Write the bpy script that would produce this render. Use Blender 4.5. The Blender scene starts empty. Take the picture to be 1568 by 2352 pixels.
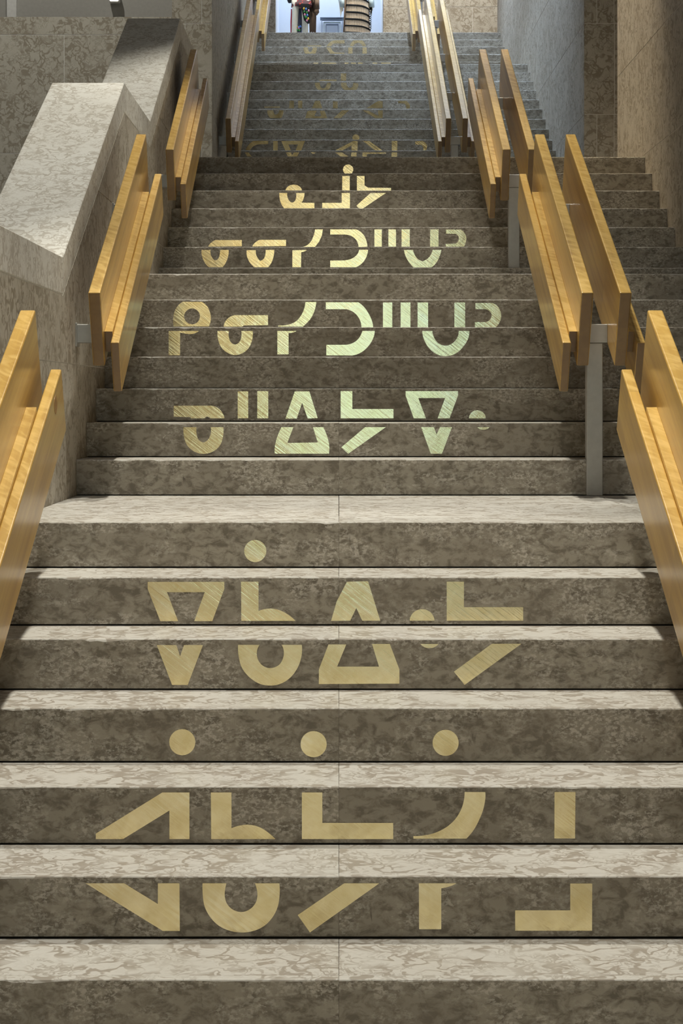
import bpy, bmesh, math, random
from mathutils import Vector, Matrix
from mathutils.geometry import tessellate_polygon

random.seed(7)
scene = bpy.context.scene
COL = scene.collection

# ------------------------------------------------------------------ camera
H = 0.155            # riser height
T = 0.32             # nominal tread depth (unit of the D distances below)
F = 4147.0           # focal length in pixels of a 1568 x 2352 frame
CX, CY = 778.0, 915.5
EYE = 9.696 * H
cam_data = bpy.data.cameras.new('camera')
cam = bpy.data.objects.new('camera', cam_data)
COL.objects.link(cam)
cam.location = (0, 0, EYE)
cam.rotation_euler = (math.radians(90), 0, 0)
cam_data.sensor_fit = 'VERTICAL'
cam_data.sensor_height = 36.0
cam_data.lens = 36.0 * F / 2352.0
cam_data.shift_x = (784.0 - CX) / 2352.0
cam_data.shift_y = (CY - 1176.0) / 2352.0
cam_data.clip_end = 200
scene.camera = cam

# ------------------------------------------------------------------ world and exposure
world = bpy.data.worlds.new('world')
scene.world = world
world.use_nodes = True
world.node_tree.nodes['Background'].inputs[0].default_value = (0.55, 0.52, 0.47, 1)
world.node_tree.nodes['Background'].inputs[1].default_value = 0.25
scene.view_settings.view_transform = 'Standard'
scene.view_settings.look = 'None'
scene.view_settings.gamma = 1
scene.view_settings.exposure = 0.0
scene.cycles.max_bounces = 7
scene.cycles.diffuse_bounces = 4

WARM = (1.0, 0.96, 0.845)
WARMER = (1.0, 0.84, 0.60)
COOL = (0.60, 0.77, 1.0)
# x, y, z, power, cone angle (deg), blend, colour, aim, label
LAMPS = [
    (0.0, 4.9, 7.2, 880, 46, 0.5, WARM, (0.0, 4.5, 0.5), 'nearest lamp over the foot of the stairs'),
    (0.0, 6.9, 7.6, 980, 42, 0.5, WARM, (-0.1, 6.2, 1.1), 'lamp over the lowest landing'),
    (-0.1, 9.2, 8.2, 1060, 43, 0.5, WARM, (-0.25, 8.8, 1.8), 'lamp over the second flight'),
    (-0.1, 11.2, 8.8, 950, 40, 0.6, WARM, (-0.25, 10.9, 2.6), 'lamp over the second landing'),
    (0.75, 12.9, 9.0, 520, 26, 0.8, WARM, (0.95, 12.2, 3.7), 'added lamp over the double rail of the third flight'),  # added to brighten the rails here
    (0.5, 14.0, 9.0, 1300, 46, 0.8, WARMER, (2.15, 14.1, 4.6), 'lamp washing the right wall'),
    (0.2, 19.0, 9.8, 1150, 74, 0.9, COOL, (1.7, 19.2, 5.0), 'cool lamp over the long fourth flight'),
    (0.9, 23.4, 10.2, 1050, 78, 0.8, COOL, (0.9, 23.2, 6.0), 'cool lamp over the topmost flight'),
    (1.4, 25.3, 10.3, 700, 76, 0.8, (1.0, 0.96, 0.88), (1.5, 27.0, 7.6), 'added lamp washing the top stone wall'),  # added to lift the back wall
    (-3.2, 12.6, 8.8, 560, 70, 0.9, (1.0, 1.0, 0.92), (-3.2, 16.2, 3.6), 'lamp washing the left gallery wall'),
    (-3.4, 19.2, 9.6, 400, 80, 0.9, WARM, (-3.2, 20.9, 6.0), 'added lamp washing the grey plaster wall'),  # unseen, put in because the plaster was too dark
    (0.0, 1.0, 6.6, 1150, 56, 0.6, WARM, (0.0, 0.6, 0.0), 'added lamp over the hall floor near the stairs'),  # added to light floor that the lowest foil rows mirror
    (0.0, -3.8, 6.6, 1150, 62, 0.6, WARM, (0.0, -3.8, 0.0), 'added lamp over the middle of the hall floor'),  # added like the one before, gives the foil a bright floor
    (-2.6, -8.4, 7.0, 2600, 84, 0.6, (1.0, 0.91, 0.70), (-2.6, -12.2, 2.6), 'added lamp washing the entrance wall'),  # added to warm the wall mirrored in the left-hand letters
]


def px(x, y, Y):
    """photo pixel on the plane at distance Y -> (X, Z)"""
    return ((x - CX) * Y / F, EYE + (CY - y) * Y / F)


# ------------------------------------------------------------------ material helpers
def new_mat(name):
    m = bpy.data.materials.new(name)
    m.use_nodes = True
    nt = m.node_tree
    b = nt.nodes['Principled BSDF']
    return m, nt, b


def N(nt, kind, **kw):
    n = nt.nodes.new(kind)
    for k, v in kw.items():
        setattr(n, k, v)
    return n


def noise(nt, vec, scale, detail=4, rough=0.55, dist=0.0):
    n = N(nt, 'ShaderNodeTexNoise')
    n.inputs['Scale'].default_value = scale
    n.inputs['Detail'].default_value = detail
    n.inputs['Roughness'].default_value = rough
    n.inputs['Distortion'].default_value = dist
    nt.links.new(vec, n.inputs['Vector'])
    return n.outputs['Fac']


def math_n(nt, op, a, b=None, c=None):
    n = N(nt, 'ShaderNodeMath', operation=op)
    for i, v in enumerate((a, b, c)):
        if v is None:
            continue
        if isinstance(v, (int, float)):
            n.inputs[i].default_value = v
        else:
            nt.links.new(v, n.inputs[i])
    return n.outputs[0]


def ramp(nt, fac, stops):
    n = N(nt, 'ShaderNodeValToRGB')
    cr = n.color_ramp
    while len(cr.elements) < len(stops):
        cr.elements.new(0.5)
    for e, (p, c) in zip(cr.elements, stops):
        e.position = p
        e.color = (c, c, c, 1) if isinstance(c, (int, float)) else (*c, 1)
    nt.links.new(fac, n.inputs[0])
    return n.outputs[0]


def mix(nt, fac, a, b, blend='MIX'):
    n = N(nt, 'ShaderNodeMix', data_type='RGBA', blend_type=blend)
    for sock, v in ((n.inputs[0], fac), (n.inputs[6], a), (n.inputs[7], b)):
        if isinstance(v, (int, float)):
            sock.default_value = v
        elif isinstance(v, tuple):
            sock.default_value = (*v, 1)
        else:
            nt.links.new(v, sock)
    return n.outputs[2]


def bump(nt, bsdf, height, strength, dist=0.01):
    n = N(nt, 'ShaderNodeBump')
    n.inputs['Strength'].default_value = strength
    n.inputs['Distance'].default_value = dist
    nt.links.new(height, n.inputs['Height'])
    nt.links.new(n.outputs[0], bsdf.inputs['Normal'])


def world_vec(nt, shift=True):
    """world position, shifted at random for each slab so that the figure breaks at the joints"""
    g = N(nt, 'ShaderNodeNewGeometry')
    if not shift:
        return g.outputs['Position']
    o = N(nt, 'ShaderNodeObjectInfo')
    r = math_n(nt, 'MULTIPLY', o.outputs['Random'], 37.0)
    c = N(nt, 'ShaderNodeCombineXYZ')
    for i in range(3):
        nt.links.new(r, c.inputs[i])
    v = N(nt, 'ShaderNodeVectorMath', operation='ADD')
    nt.links.new(g.outputs['Position'], v.inputs[0])
    nt.links.new(c.outputs[0], v.inputs[1])
    return v.outputs[0]


def vscale(nt, vec, s):
    v = N(nt, 'ShaderNodeVectorMath', operation='MULTIPLY')
    nt.links.new(vec, v.inputs[0])
    v.inputs[1].default_value = s
    return v.outputs[0]


def limestone(name, light, mid, dark, rough=0.62, fine=1.0, contrast=1.0, spec=0.3):
    """fossil-mottled limestone: pale ground crossed by short wormy burrows"""
    m, nt, b = new_mat(name)
    v = world_vec(nt)
    vw = N(nt, 'ShaderNodeVectorMath', operation='ADD')
    wob = N(nt, 'ShaderNodeTexNoise')
    wob.inputs['Scale'].default_value = 14.0 * fine
    nt.links.new(v, wob.inputs['Vector'])
    nt.links.new(v, vw.inputs[0])
    nt.links.new(vscale(nt, wob.outputs['Color'], (0.05 / fine,) * 3), vw.inputs[1])
    v2 = vw.outputs[0]
    n1 = noise(nt, v2, 13.0 * fine, 2, 0.5, 0.6)
    worm = ramp(nt, math_n(nt, 'ABSOLUTE', math_n(nt, 'SUBTRACT', n1, 0.5)), [(0.0, 1.0), (0.034, 0.95), (0.06, 0.0)])
    gate = ramp(nt, noise(nt, v, 6.0 * fine, 2, 0.5, 0.4), [(0.36, 0.0), (0.50, 1.0)])
    n2 = noise(nt, v2, 30.0 * fine, 2, 0.5, 0.8)
    worm2 = ramp(nt, math_n(nt, 'ABSOLUTE', math_n(nt, 'SUBTRACT', n2, 0.5)), [(0.0, 1.0), (0.03, 0.8), (0.07, 0.0)])
    gate2 = ramp(nt, noise(nt, v, 8.0 * fine, 2, 0.5, 0.0), [(0.42, 0.1), (0.58, 1.0)])
    w = math_n(nt, 'MULTIPLY', worm, gate)
    w = math_n(nt, 'MAXIMUM', w, math_n(nt, 'MULTIPLY', math_n(nt, 'MULTIPLY', worm2, gate2), 0.85))
    w = math_n(nt, 'MULTIPLY', w, contrast)
    base = mix(nt, ramp(nt, noise(nt, v, 1.6, 3, 0.6), [(0.3, 0.0), (0.7, 1.0)]), light, mid)
    col = mix(nt, w, base, dark)
    nt.links.new(col, b.inputs['Base Color'])
    b.inputs['Roughness'].default_value = rough
    b.inputs['Specular IOR Level'].default_value = spec
    bump(nt, b, noise(nt, v, 90, 4, 0.6), 0.12, 0.004)
    return m


def riser_stone(name):
    """the riser faces: scuffed grey-brown stone, darker than the treads, with paler worn flecks"""
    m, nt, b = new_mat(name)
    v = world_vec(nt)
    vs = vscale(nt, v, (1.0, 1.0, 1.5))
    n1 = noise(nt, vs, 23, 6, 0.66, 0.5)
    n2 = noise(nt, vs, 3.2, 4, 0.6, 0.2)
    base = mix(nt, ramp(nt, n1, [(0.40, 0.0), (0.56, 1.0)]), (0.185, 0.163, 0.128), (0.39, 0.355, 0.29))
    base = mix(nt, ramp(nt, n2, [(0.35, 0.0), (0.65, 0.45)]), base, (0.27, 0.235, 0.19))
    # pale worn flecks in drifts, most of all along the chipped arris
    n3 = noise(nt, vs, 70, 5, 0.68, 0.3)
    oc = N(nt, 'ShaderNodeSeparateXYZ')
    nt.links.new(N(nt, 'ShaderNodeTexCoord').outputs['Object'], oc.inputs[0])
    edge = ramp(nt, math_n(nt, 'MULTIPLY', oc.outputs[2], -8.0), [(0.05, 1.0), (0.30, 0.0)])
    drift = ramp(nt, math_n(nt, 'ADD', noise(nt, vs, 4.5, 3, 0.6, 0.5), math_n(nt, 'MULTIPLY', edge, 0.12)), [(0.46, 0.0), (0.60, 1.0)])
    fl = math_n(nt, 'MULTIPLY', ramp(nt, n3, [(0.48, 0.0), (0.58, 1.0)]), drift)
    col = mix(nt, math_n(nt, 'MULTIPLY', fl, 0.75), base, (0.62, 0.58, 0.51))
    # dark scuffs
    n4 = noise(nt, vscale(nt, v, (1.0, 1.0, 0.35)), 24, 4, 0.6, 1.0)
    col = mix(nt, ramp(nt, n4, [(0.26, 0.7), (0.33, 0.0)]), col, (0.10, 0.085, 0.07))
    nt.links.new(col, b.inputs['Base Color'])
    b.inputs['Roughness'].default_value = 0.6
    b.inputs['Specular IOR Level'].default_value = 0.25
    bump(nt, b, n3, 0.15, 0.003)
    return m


def plain(name, col, rough=0.5, metal=0.0, emit=0.0, spec=0.5, grain=0.06, gscale=30):
    m, nt, b = new_mat(name)
    v = N(nt, 'ShaderNodeTexCoord').outputs['Object']
    n = noise(nt, v, gscale, 3)
    dk = tuple(c * (1 - grain * 3) for c in col)
    lt = tuple(min(1, c * (1 + grain)) for c in col)
    nt.links.new(mix(nt, n, dk, lt), b.inputs['Base Color'])
    b.inputs['Roughness'].default_value = rough
    b.inputs['Metallic'].default_value = metal
    b.inputs['Specular IOR Level'].default_value = spec
    if emit:
        b.inputs['Emission Color'].default_value = (*col, 1)
        b.inputs['Emission Strength'].default_value = emit
    return m


def maple(name):
    """lacquered laminated maple; object x runs along the board"""
    m, nt, b = new_mat(name)
    tc = N(nt, 'ShaderNodeTexCoord')
    oi = N(nt, 'ShaderNodeObjectInfo')
    r = math_n(nt, 'MULTIPLY', oi.outputs['Random'], 23.0)
    cmb = N(nt, 'ShaderNodeCombineXYZ')
    for i in range(3):
        nt.links.new(r, cmb.inputs[i])
    va = N(nt, 'ShaderNodeVectorMath', operation='ADD')
    nt.links.new(tc.outputs['Object'], va.inputs[0])
    nt.links.new(cmb.outputs[0], va.inputs[1])
    v = va.outputs[0]
    grain = noise(nt, vscale(nt, v, (1.3, 30, 30)), 1.0, 5, 0.6, 0.6)
    broad = noise(nt, vscale(nt, v, (0.9, 7, 7)), 1.0, 3, 0.5, 0.8)
    skew = N(nt, 'ShaderNodeVectorRotate', rotation_type='Z_AXIS')
    skew.inputs['Angle'].default_value = 0.7
    nt.links.new(vscale(nt, v, (1.0, 1.0, 0.2)), skew.inputs['Vector'])
    curl = noise(nt, vscale(nt, skew.outputs[0], (34, 9, 9)), 1.0, 3, 0.5, 0.8)
    # staves: blocks glued side by side
    sep = N(nt, 'ShaderNodeSeparateXYZ')
    nt.links.new(v, sep.inputs[0])
    stave = N(nt, 'ShaderNodeTexWhiteNoise', noise_dimensions='2D')
    c2 = N(nt, 'ShaderNodeCombineXYZ')
    nt.links.new(math_n(nt, 'FLOOR', math_n(nt, 'MULTIPLY', sep.outputs[2], 18.0)), c2.inputs[0])
    nt.links.new(math_n(nt, 'FLOOR', math_n(nt, 'MULTIPLY', sep.outputs[0], 1.1)), c2.inputs[1])
    nt.links.new(c2.outputs[0], stave.inputs['Vector'])
    col = mix(nt, ramp(nt, broad, [(0.3, 0.0), (0.7, 1.0)]), (0.50, 0.29, 0.055), (0.69, 0.435, 0.105))
    col = mix(nt, ramp(nt, grain, [(0.30, 0.55), (0.55, 0.0)]), col, (0.37, 0.195, 0.04))
    hs = N(nt, 'ShaderNodeHueSaturation')
    hs.inputs['Hue'].default_value = 0.5
    nt.links.new(math_n(nt, 'MULTIPLY_ADD', stave.outputs['Value'], 0.22, 0.89), hs.inputs['Value'])
    nt.links.new(col, hs.inputs['Color'])
    # end grain is browner; the shade on the board ends is painted in too
    sepn = N(nt, 'ShaderNodeSeparateXYZ')
    vt = N(nt, 'ShaderNodeVectorTransform', vector_type='NORMAL', convert_from='WORLD', convert_to='OBJECT')
    nt.links.new(N(nt, 'ShaderNodeNewGeometry').outputs['Normal'], vt.inputs[0])
    nt.links.new(vt.outputs[0], sepn.inputs[0])
    topf = ramp(nt, sepn.outputs[2], [(0.6, 0.0), (0.9, 1.0)])
    cur = math_n(nt, 'MULTIPLY', ramp(nt, curl, [(0.42, 0.0), (0.62, 1.0)]), topf)
    col = mix(nt, math_n(nt, 'MULTIPLY', cur, 0.5), hs.outputs[0], (0.84, 0.58, 0.20))
    endg_shade = ramp(nt, math_n(nt, 'ABSOLUTE', sepn.outputs[0]), [(0.7, 0.0), (0.85, 0.85)])
    col = mix(nt, endg_shade, col, (0.13, 0.066, 0.019))
    nt.links.new(col, b.inputs['Base Color'])
    b.inputs['Roughness'].default_value = 0.38
    b.inputs['Specular IOR Level'].default_value = 0.45
    b.inputs['Coat Weight'].default_value = 0.7
    b.inputs['Coat Roughness'].default_value = 0.2
    bump(nt, b, grain, 0.05, 0.002)
    return m


def gold_foil(name):
    """crinkled brushed gold leaf film"""
    m, nt, b = new_mat(name)
    v = world_vec(nt)
    rot = N(nt, 'ShaderNodeVectorRotate', rotation_type='Y_AXIS')
    rot.inputs['Angle'].default_value = math.radians(-38)
    nt.links.new(v, rot.inputs['Vector'])
    st = noise(nt, vscale(nt, rot.outputs[0], (4.0, 6, 110)), 1.0, 3, 0.6, 0.3)
    gate = ramp(nt, noise(nt, v, 5.0, 2), [(0.50, 0.0), (0.63, 1.0)])
    scr = math_n(nt, 'MULTIPLY', ramp(nt, st, [(0.47, 0.0), (0.60, 1.0)]), gate)
    blot = noise(nt, v, 14, 5, 0.65, 0.5)
    col = mix(nt, ramp(nt, blot, [(0.32, 0.0), (0.7, 1.0)]), (0.74, 0.63, 0.34), (0.88, 0.78, 0.50))
    col = mix(nt, math_n(nt, 'MULTIPLY', scr, 0.6), col, (0.92, 0.86, 0.62))
    nt.links.new(col, b.inputs['Base Color'])
    b.inputs['Metallic'].default_value = 0.92
    nt.links.new(math_n(nt, 'MULTIPLY_ADD', blot, 0.16, 0.06), b.inputs['Roughness'])
    hgt = math_n(nt, 'ADD', math_n(nt, 'MULTIPLY', st, 0.6), math_n(nt, 'MULTIPLY', blot, 0.5))
    bump(nt, b, hgt, 0.22, 0.004)
    return m


def glass_mat(name):
    m, nt, b = new_mat(name)
    b.inputs['Base Color'].default_value = (0.95, 0.98, 1.0, 1)
    b.inputs['Roughness'].default_value = 0.02
    b.inputs['Transmission Weight'].default_value = 1.0
    b.inputs['IOR'].default_value = 1.08
    return m


def patterned(name, base, spots, scale):
    m, nt, b = new_mat(name)
    v = N(nt, 'ShaderNodeTexCoord').outputs['Object']
    vo = N(nt, 'ShaderNodeTexVoronoi')
    vo.inputs['Scale'].default_value = scale
    nt.links.new(v, vo.inputs['Vector'])
    col = mix(nt, ramp(nt, vo.outputs['Distance'], [(0.25, 1.0), (0.42, 0.0)]), base, spots)
    nt.links.new(col, b.inputs['Base Color'])
    b.inputs['Roughness'].default_value = 0.8
    return m


M = {
    'tread': limestone('limestone_tread', (0.62, 0.60, 0.55), (0.575, 0.55, 0.495), (0.36, 0.32, 0.265), rough=0.5, fine=1.1, contrast=1.0),
    'riser': riser_stone('limestone_riser'),
    'stone': limestone('limestone_wall', (0.50, 0.465, 0.395), (0.45, 0.41, 0.34), (0.29, 0.25, 0.19), contrast=1.0),
    'cap': limestone('limestone_coping', (0.69, 0.68, 0.635), (0.65, 0.63, 0.575), (0.40, 0.36, 0.30), fine=1.35, contrast=0.75),
    'mortar': plain('mortar', (0.76, 0.74, 0.69), 0.9),
    'core': plain('concrete', (0.10, 0.09, 0.075), 0.95),
    'maple': maple('lacquered_maple'),
    'plug': plain('maple_plug', (0.36, 0.19, 0.05), 0.4),
    'steel': plain('brushed_steel', (0.52, 0.52, 0.50), 0.42, 0.55),
    'gold': gold_foil('gold_foil'),
    'plaster': plain('grey_plaster', (0.42, 0.41, 0.39), 0.9),
    'white': plain('white_paint', (0.80, 0.80, 0.80), 0.7),
    'case': plain('case_lining', (0.78, 0.84, 0.93), 0.7, grain=0.01),
    'black': plain('black_metal', (0.03, 0.03, 0.03), 0.5),
    'glass': glass_mat('display_glass'),
    'added_transom': plain('added_transom_glow', (1.0, 0.93, 0.74), 0.4, emit=1.7),  # warm glow added for the middle foil rows to reflect
    'diffuser': plain('case_diffuser', (0.85, 0.92, 1.0), 0.4, emit=1.2),
    'added_skylight': plain('added_skylight_glow', (0.86, 0.90, 1.0), 0.4, emit=1.25, grain=0.01),  # glow of the two added roof panels
    'lens': plain('lamp_lens', (1.0, 0.93, 0.80), 0.4, emit=6.0),
    'added_daylight': plain('added_daylight_pane', (0.60, 0.86, 0.98), 0.4, emit=1.08),  # glow of the added window behind the camera
    'cream': plain('cream_hide', (0.78, 0.73, 0.60), 0.85),
    'navy': plain('navy_cloth', (0.07, 0.08, 0.12), 0.9),
    'blackcloth': plain('black_cloth', (0.012, 0.012, 0.013), 0.9),
    'redprint': patterned('red_print_cloth', (0.075, 0.03, 0.035), (0.55, 0.05, 0.025), 22),
    'brownhide': plain('brown_hide', (0.16, 0.10, 0.06), 0.9, grain=0.12),
    'goldfringe': plain('copper_gold_fringe', (1.0, 0.70, 0.48), 0.3, 0.3, grain=0.15, gscale=60),
    'paleblue': plain('pale_blue_cloth', (0.50, 0.60, 0.62), 0.9),
    'skin': plain('mannequin_grey', (0.45, 0.43, 0.40), 0.7),
    'red': plain('red_cloth', (0.45, 0.02, 0.03), 0.85),
    'bgreen': plain('green_beads', (0.04, 0.28, 0.06), 0.4),
    'bblue': plain('blue_beads', (0.10, 0.25, 0.70), 0.4),
    'bpink': plain('pink_beads', (0.80, 0.30, 0.45), 0.4),
    'byellow': plain('yellow_beads', (0.85, 0.55, 0.05), 0.4),
    'slate': plain('slate_blue_frame', (0.20, 0.26, 0.36), 0.6),
}


# ------------------------------------------------------------------ mesh helpers
def link(name, me, mat=None, parent=None, loc=None):
    o = bpy.data.objects.new(name, me)
    COL.objects.link(o)
    if parent is not None:
        o.parent = parent
    if loc is not None:
        o.location = loc
    if mat is not None and me is not None and not me.materials:
        for mm in (mat if isinstance(mat, (list, tuple)) else [mat]):
            me.materials.append(M[mm])
    return o


def to_mesh(bm, name, smooth=False):
    bmesh.ops.recalc_face_normals(bm, faces=bm.faces)
    me = bpy.data.meshes.new(name)
    bm.to_mesh(me)
    bm.free()
    if smooth:
        for p in me.polygons:
            p.use_smooth = True
    return me


def bm_box(bm, x0, x1, y0, y1, z0, z1):
    vs = [bm.verts.new(p) for p in ((x0, y0, z0), (x1, y0, z0), (x1, y1, z0), (x0, y1, z0),
                                    (x0, y0, z1), (x1, y0, z1), (x1, y1, z1), (x0, y1, z1))]
    for f in ((0, 3, 2, 1), (4, 5, 6, 7), (0, 1, 5, 4), (1, 2, 6, 5), (2, 3, 7, 6), (3, 0, 4, 7)):
        bm.faces.new([vs[i] for i in f])
    return vs


def box_mesh(name, x0, x1, y0, y1, z0, z1, bev=0.0, seg=1):
    bm = bmesh.new()
    bm_box(bm, x0, x1, y0, y1, z0, z1)
    if bev:
        bmesh.ops.bevel(bm, geom=bm.edges[:], offset=bev, segments=seg, affect='EDGES', profile=0.6)
    return to_mesh(bm, name)


def prism_mesh(name, pts, axis, a0, a1, bev=0.0):
    """extrude a 2D outline: axis 'x' takes (y, z) points, axis 'y' takes (x, z), axis 'z' takes (x, y)"""
    bm = bmesh.new()

    def co(p, a):
        return {'x': (a, p[0], p[1]), 'y': (p[0], a, p[1]), 'z': (p[0], p[1], a)}[axis]
    A = [bm.verts.new(co(p, a0)) for p in pts]
    B = [bm.verts.new(co(p, a1)) for p in pts]
    bm.faces.new(A)
    bm.faces.new(B[::-1])
    n = len(pts)
    for i in range(n):
        j = (i + 1) % n
        bm.faces.new((A[i], B[i], B[j], A[j]))
    if bev:
        bmesh.ops.recalc_face_normals(bm, faces=bm.faces)
        bmesh.ops.bevel(bm, geom=bm.edges[:], offset=bev, segments=1, affect='EDGES')
    return to_mesh(bm, name)


def loft(name, rings, n=20, smooth=True, cap=True):
    """rings: list of (cx, cy, z, rx, ry)"""
    bm = bmesh.new()
    R = []
    for cx, cy, z, rx, ry in rings:
        R.append([bm.verts.new((cx + rx * math.cos(2 * math.pi * i / n), cy + ry * math.sin(2 * math.pi * i / n), z)) for i in range(n)])
    for a, b in zip(R[:-1], R[1:]):
        for i in range(n):
            j = (i + 1) % n
            bm.faces.new((a[i], a[j], b[j], b[i]))
    if cap:
        bm.faces.new(R[0][::-1])
        bm.faces.new(R[-1])
    return to_mesh(bm, name, smooth)


def empty(name, loc=(0, 0, 0), label=None, cat=None, group=None, kind=None):
    o = bpy.data.objects.new(name, None)
    o.empty_display_size = 0.1
    COL.objects.link(o)
    o.location = loc
    tag(o, label, cat, group, kind)
    return o


def tag(o, label=None, cat=None, group=None, kind=None):
    if label:
        o['label'] = label
    if cat:
        o['category'] = cat
    if group:
        o['group'] = group
    if kind:
        o['kind'] = kind
    return o


def rel(o, parent):
    """mesh built in world coordinates, parent standing somewhere: keep it in place"""
    o.parent = parent
    o.location = Vector(o.location) - parent.location
    return o


# ------------------------------------------------------------------ setting: the stairs
XL, XR = -1.13, 2.22
SPLITS = [XL, 0.0, 1.113, XR]
FLIGHTS = [  # first riser number, count, D of the first riser, tread
    (0, 7, 13.089, 1.0), (7, 7, 24.30, 0.982), (14, 7, 35.43, 0.917), (21, 14, 53.66, 0.959), (35, 7, 71.69, 0.911)]
RISER_Y = {}
for n0, cnt, d0, t in FLIGHTS:
    for i in range(cnt):
        RISER_Y[n0 + i] = (d0 + i * t) * T
TOP_END = 27.0
XW0 = -1.51
YF = 16.28
GAP = 0.0048


def riser_mesh(w, seed):
    """a riser slab, front face at y = 0, top at z = 0; the arris is chipped and worn"""
    rnd = random.Random(seed)
    bm = bmesh.new()
    nseg = max(8, int(w / 0.022))
    rows = []
    chip = 0.0
    for i in range(nseg + 1):
        x = 0.0004 + (w - 0.0008) * i / nseg
        chip = max(0.0, chip * 0.6 + rnd.uniform(-0.0006, 0.0010))
        if rnd.random() < 0.035:
            chip += rnd.uniform(0.002, 0.006)
        c = 0.0022 + chip
        prof = [(0.030, -H + GAP), (0.0, -H + GAP), (0.0, -c * 1.1), (c * 0.45, -c * 0.30), (c * 1.15, 0.0), (0.030, 0.0)]
        rows.append([bm.verts.new((x, p[0], p[1])) for p in prof])
    for a, b in zip(rows[:-1], rows[1:]):
        for k in range(5):
            f = bm.faces.new((a[k], b[k], b[k + 1], a[k + 1]))
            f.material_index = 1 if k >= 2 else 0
        f = bm.faces.new((a[5], b[5], b[0], a[0]))
    bm.faces.new(rows[0])
    bm.faces.new(rows[-1][::-1])
    return to_mesh(bm, 'riser_slab')


RM = {}
for k in range(3):
    w = SPLITS[k + 1] - SPLITS[k]
    RM[k] = []
    for s in range(4):
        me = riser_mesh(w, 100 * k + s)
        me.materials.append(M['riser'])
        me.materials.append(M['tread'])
        RM[k].append(me)

ORD = ['lowest', 'second', 'third', 'long fourth', 'topmost']
for fi, (n0, cnt, d0, t) in enumerate(FLIGHTS):
    fl = empty('stair_flight', (XL, RISER_Y[n0], n0 * H), kind='structure',
               label='%s flight of dark stone steps in the wide staircase' % ORD[fi])
    tm = {}
    for i in range(cnt):
        n = n0 + i
        Y, Z = RISER_Y[n], (n + 1) * H
        last = i == cnt - 1
        Yb = RISER_Y[n + 1] if not last else Y + t * T
        core = box_mesh('step', XL + 0.002, XR - 0.002, Y + 0.031, Yb + 0.028, Z - H - 0.12 if i else Z - H - 0.02, Z - 0.0315)
        st = rel(link('step', core, 'core'), fl)
        base = Vector(st.location) + fl.location
        for k in range(3):
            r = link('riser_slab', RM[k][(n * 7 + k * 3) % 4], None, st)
            r.location = Vector((SPLITS[k], Y, Z)) - base
            key = (k, last)
            if key not in tm:
                tm[key] = box_mesh('tread_slab', 0.0005, SPLITS[k + 1] - SPLITS[k] - 0.0005, 0.0305, Yb - Y - (0.001 if not last else 0.0), -0.031, 0.0, 0.0008)
                tm[key].materials.append(M['tread'])
            r = link('tread_slab', tm[key], None, st)
            r.location = Vector((SPLITS[k], Y, Z)) - base

# landings between the flights
ends = [RISER_Y[7], RISER_Y[14], RISER_Y[21], RISER_Y[35], TOP_END]
LNAME = ['lowest pale stone landing below the second flight', 'second stone landing between the handrails', 'deep third landing between the side passages',
         'fourth landing near the top of the stairs', 'topmost landing in front of the lit display case']
for li, (n0, cnt, d0, t) in enumerate(FLIGHTS):
    n = n0 + cnt - 1
    y0 = RISER_Y[n] + t * T
    y1 = ends[li] + 0.03
    z = (n + 1) * H
    la = empty('landing', (XL, y0, z), kind='structure', label=LNAME[li])
    xl = XL
    xr = XR
    o = link('landing_base', box_mesh('landing_base', xl, xr, y0, y1 + 0.1, z - 0.3, z - 0.0315), 'core')
    rel(o, la)
    if li == 2:
        for a, b_ in ((XW0, XL), (XR, 4.5)):
            rel(link('landing_base', box_mesh('landing_base', a, b_, 14.5, y1 if a > 0 else YF, z - 0.3, z - 0.0315), 'core'), la)
    m_ = max(1, round((y1 - y0) / 1.2))
    splits = SPLITS if li != 2 else [XW0] + SPLITS + [4.5]
    for k in range(len(splits) - 1):
        for j in range(m_):
            a, b_ = y0 + (y1 - y0) * j / m_, y0 + (y1 - y0) * (j + 1) / m_
            if splits[k] < XL - 0.1 or splits[k] > XR - 0.1:
                if b_ < 14.4:
                    continue
            o = link('paving_slab', box_mesh('paving_slab', splits[k] + 0.0012, splits[k + 1] - 0.0012, a + (0.0 if j == 0 else 0.001), b_ - 0.001, z - 0.031, z, 0.0008), 'tread')
            rel(o, la)

fl = link('floor', box_mesh('floor', -7, 5, -12.2, RISER_Y[0] + 0.03, -0.06, 0.0), 'tread')
tag(fl, 'pale stone floor at the foot of the stairs', kind='structure')


# ------------------------------------------------------------------ setting: walls
def clip(poly, a, b, c):
    """keep a*y + b*z <= c"""
    out = []
    for i in range(len(poly)):
        p, q = poly[i], poly[(i + 1) % len(poly)]
        dp, dq = a * p[0] + b * p[1] - c, a * q[0] + b * q[1] - c
        if dp <= 0:
            out.append(p)
        if (dp < 0 < dq) or (dq < 0 < dp):
            s = dp / (dp - dq)
            out.append((p[0] + (q[0] - p[0]) * s, p[1] + (q[1] - p[1]) * s))
    return out


COURSES = [-0.3, 0.02, 0.83, 1.65, 2.48, 3.275, 4.065, 4.885, 5.70, 6.52, 7.34, 8.2, 9.1, 10.0, 11.0]

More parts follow.
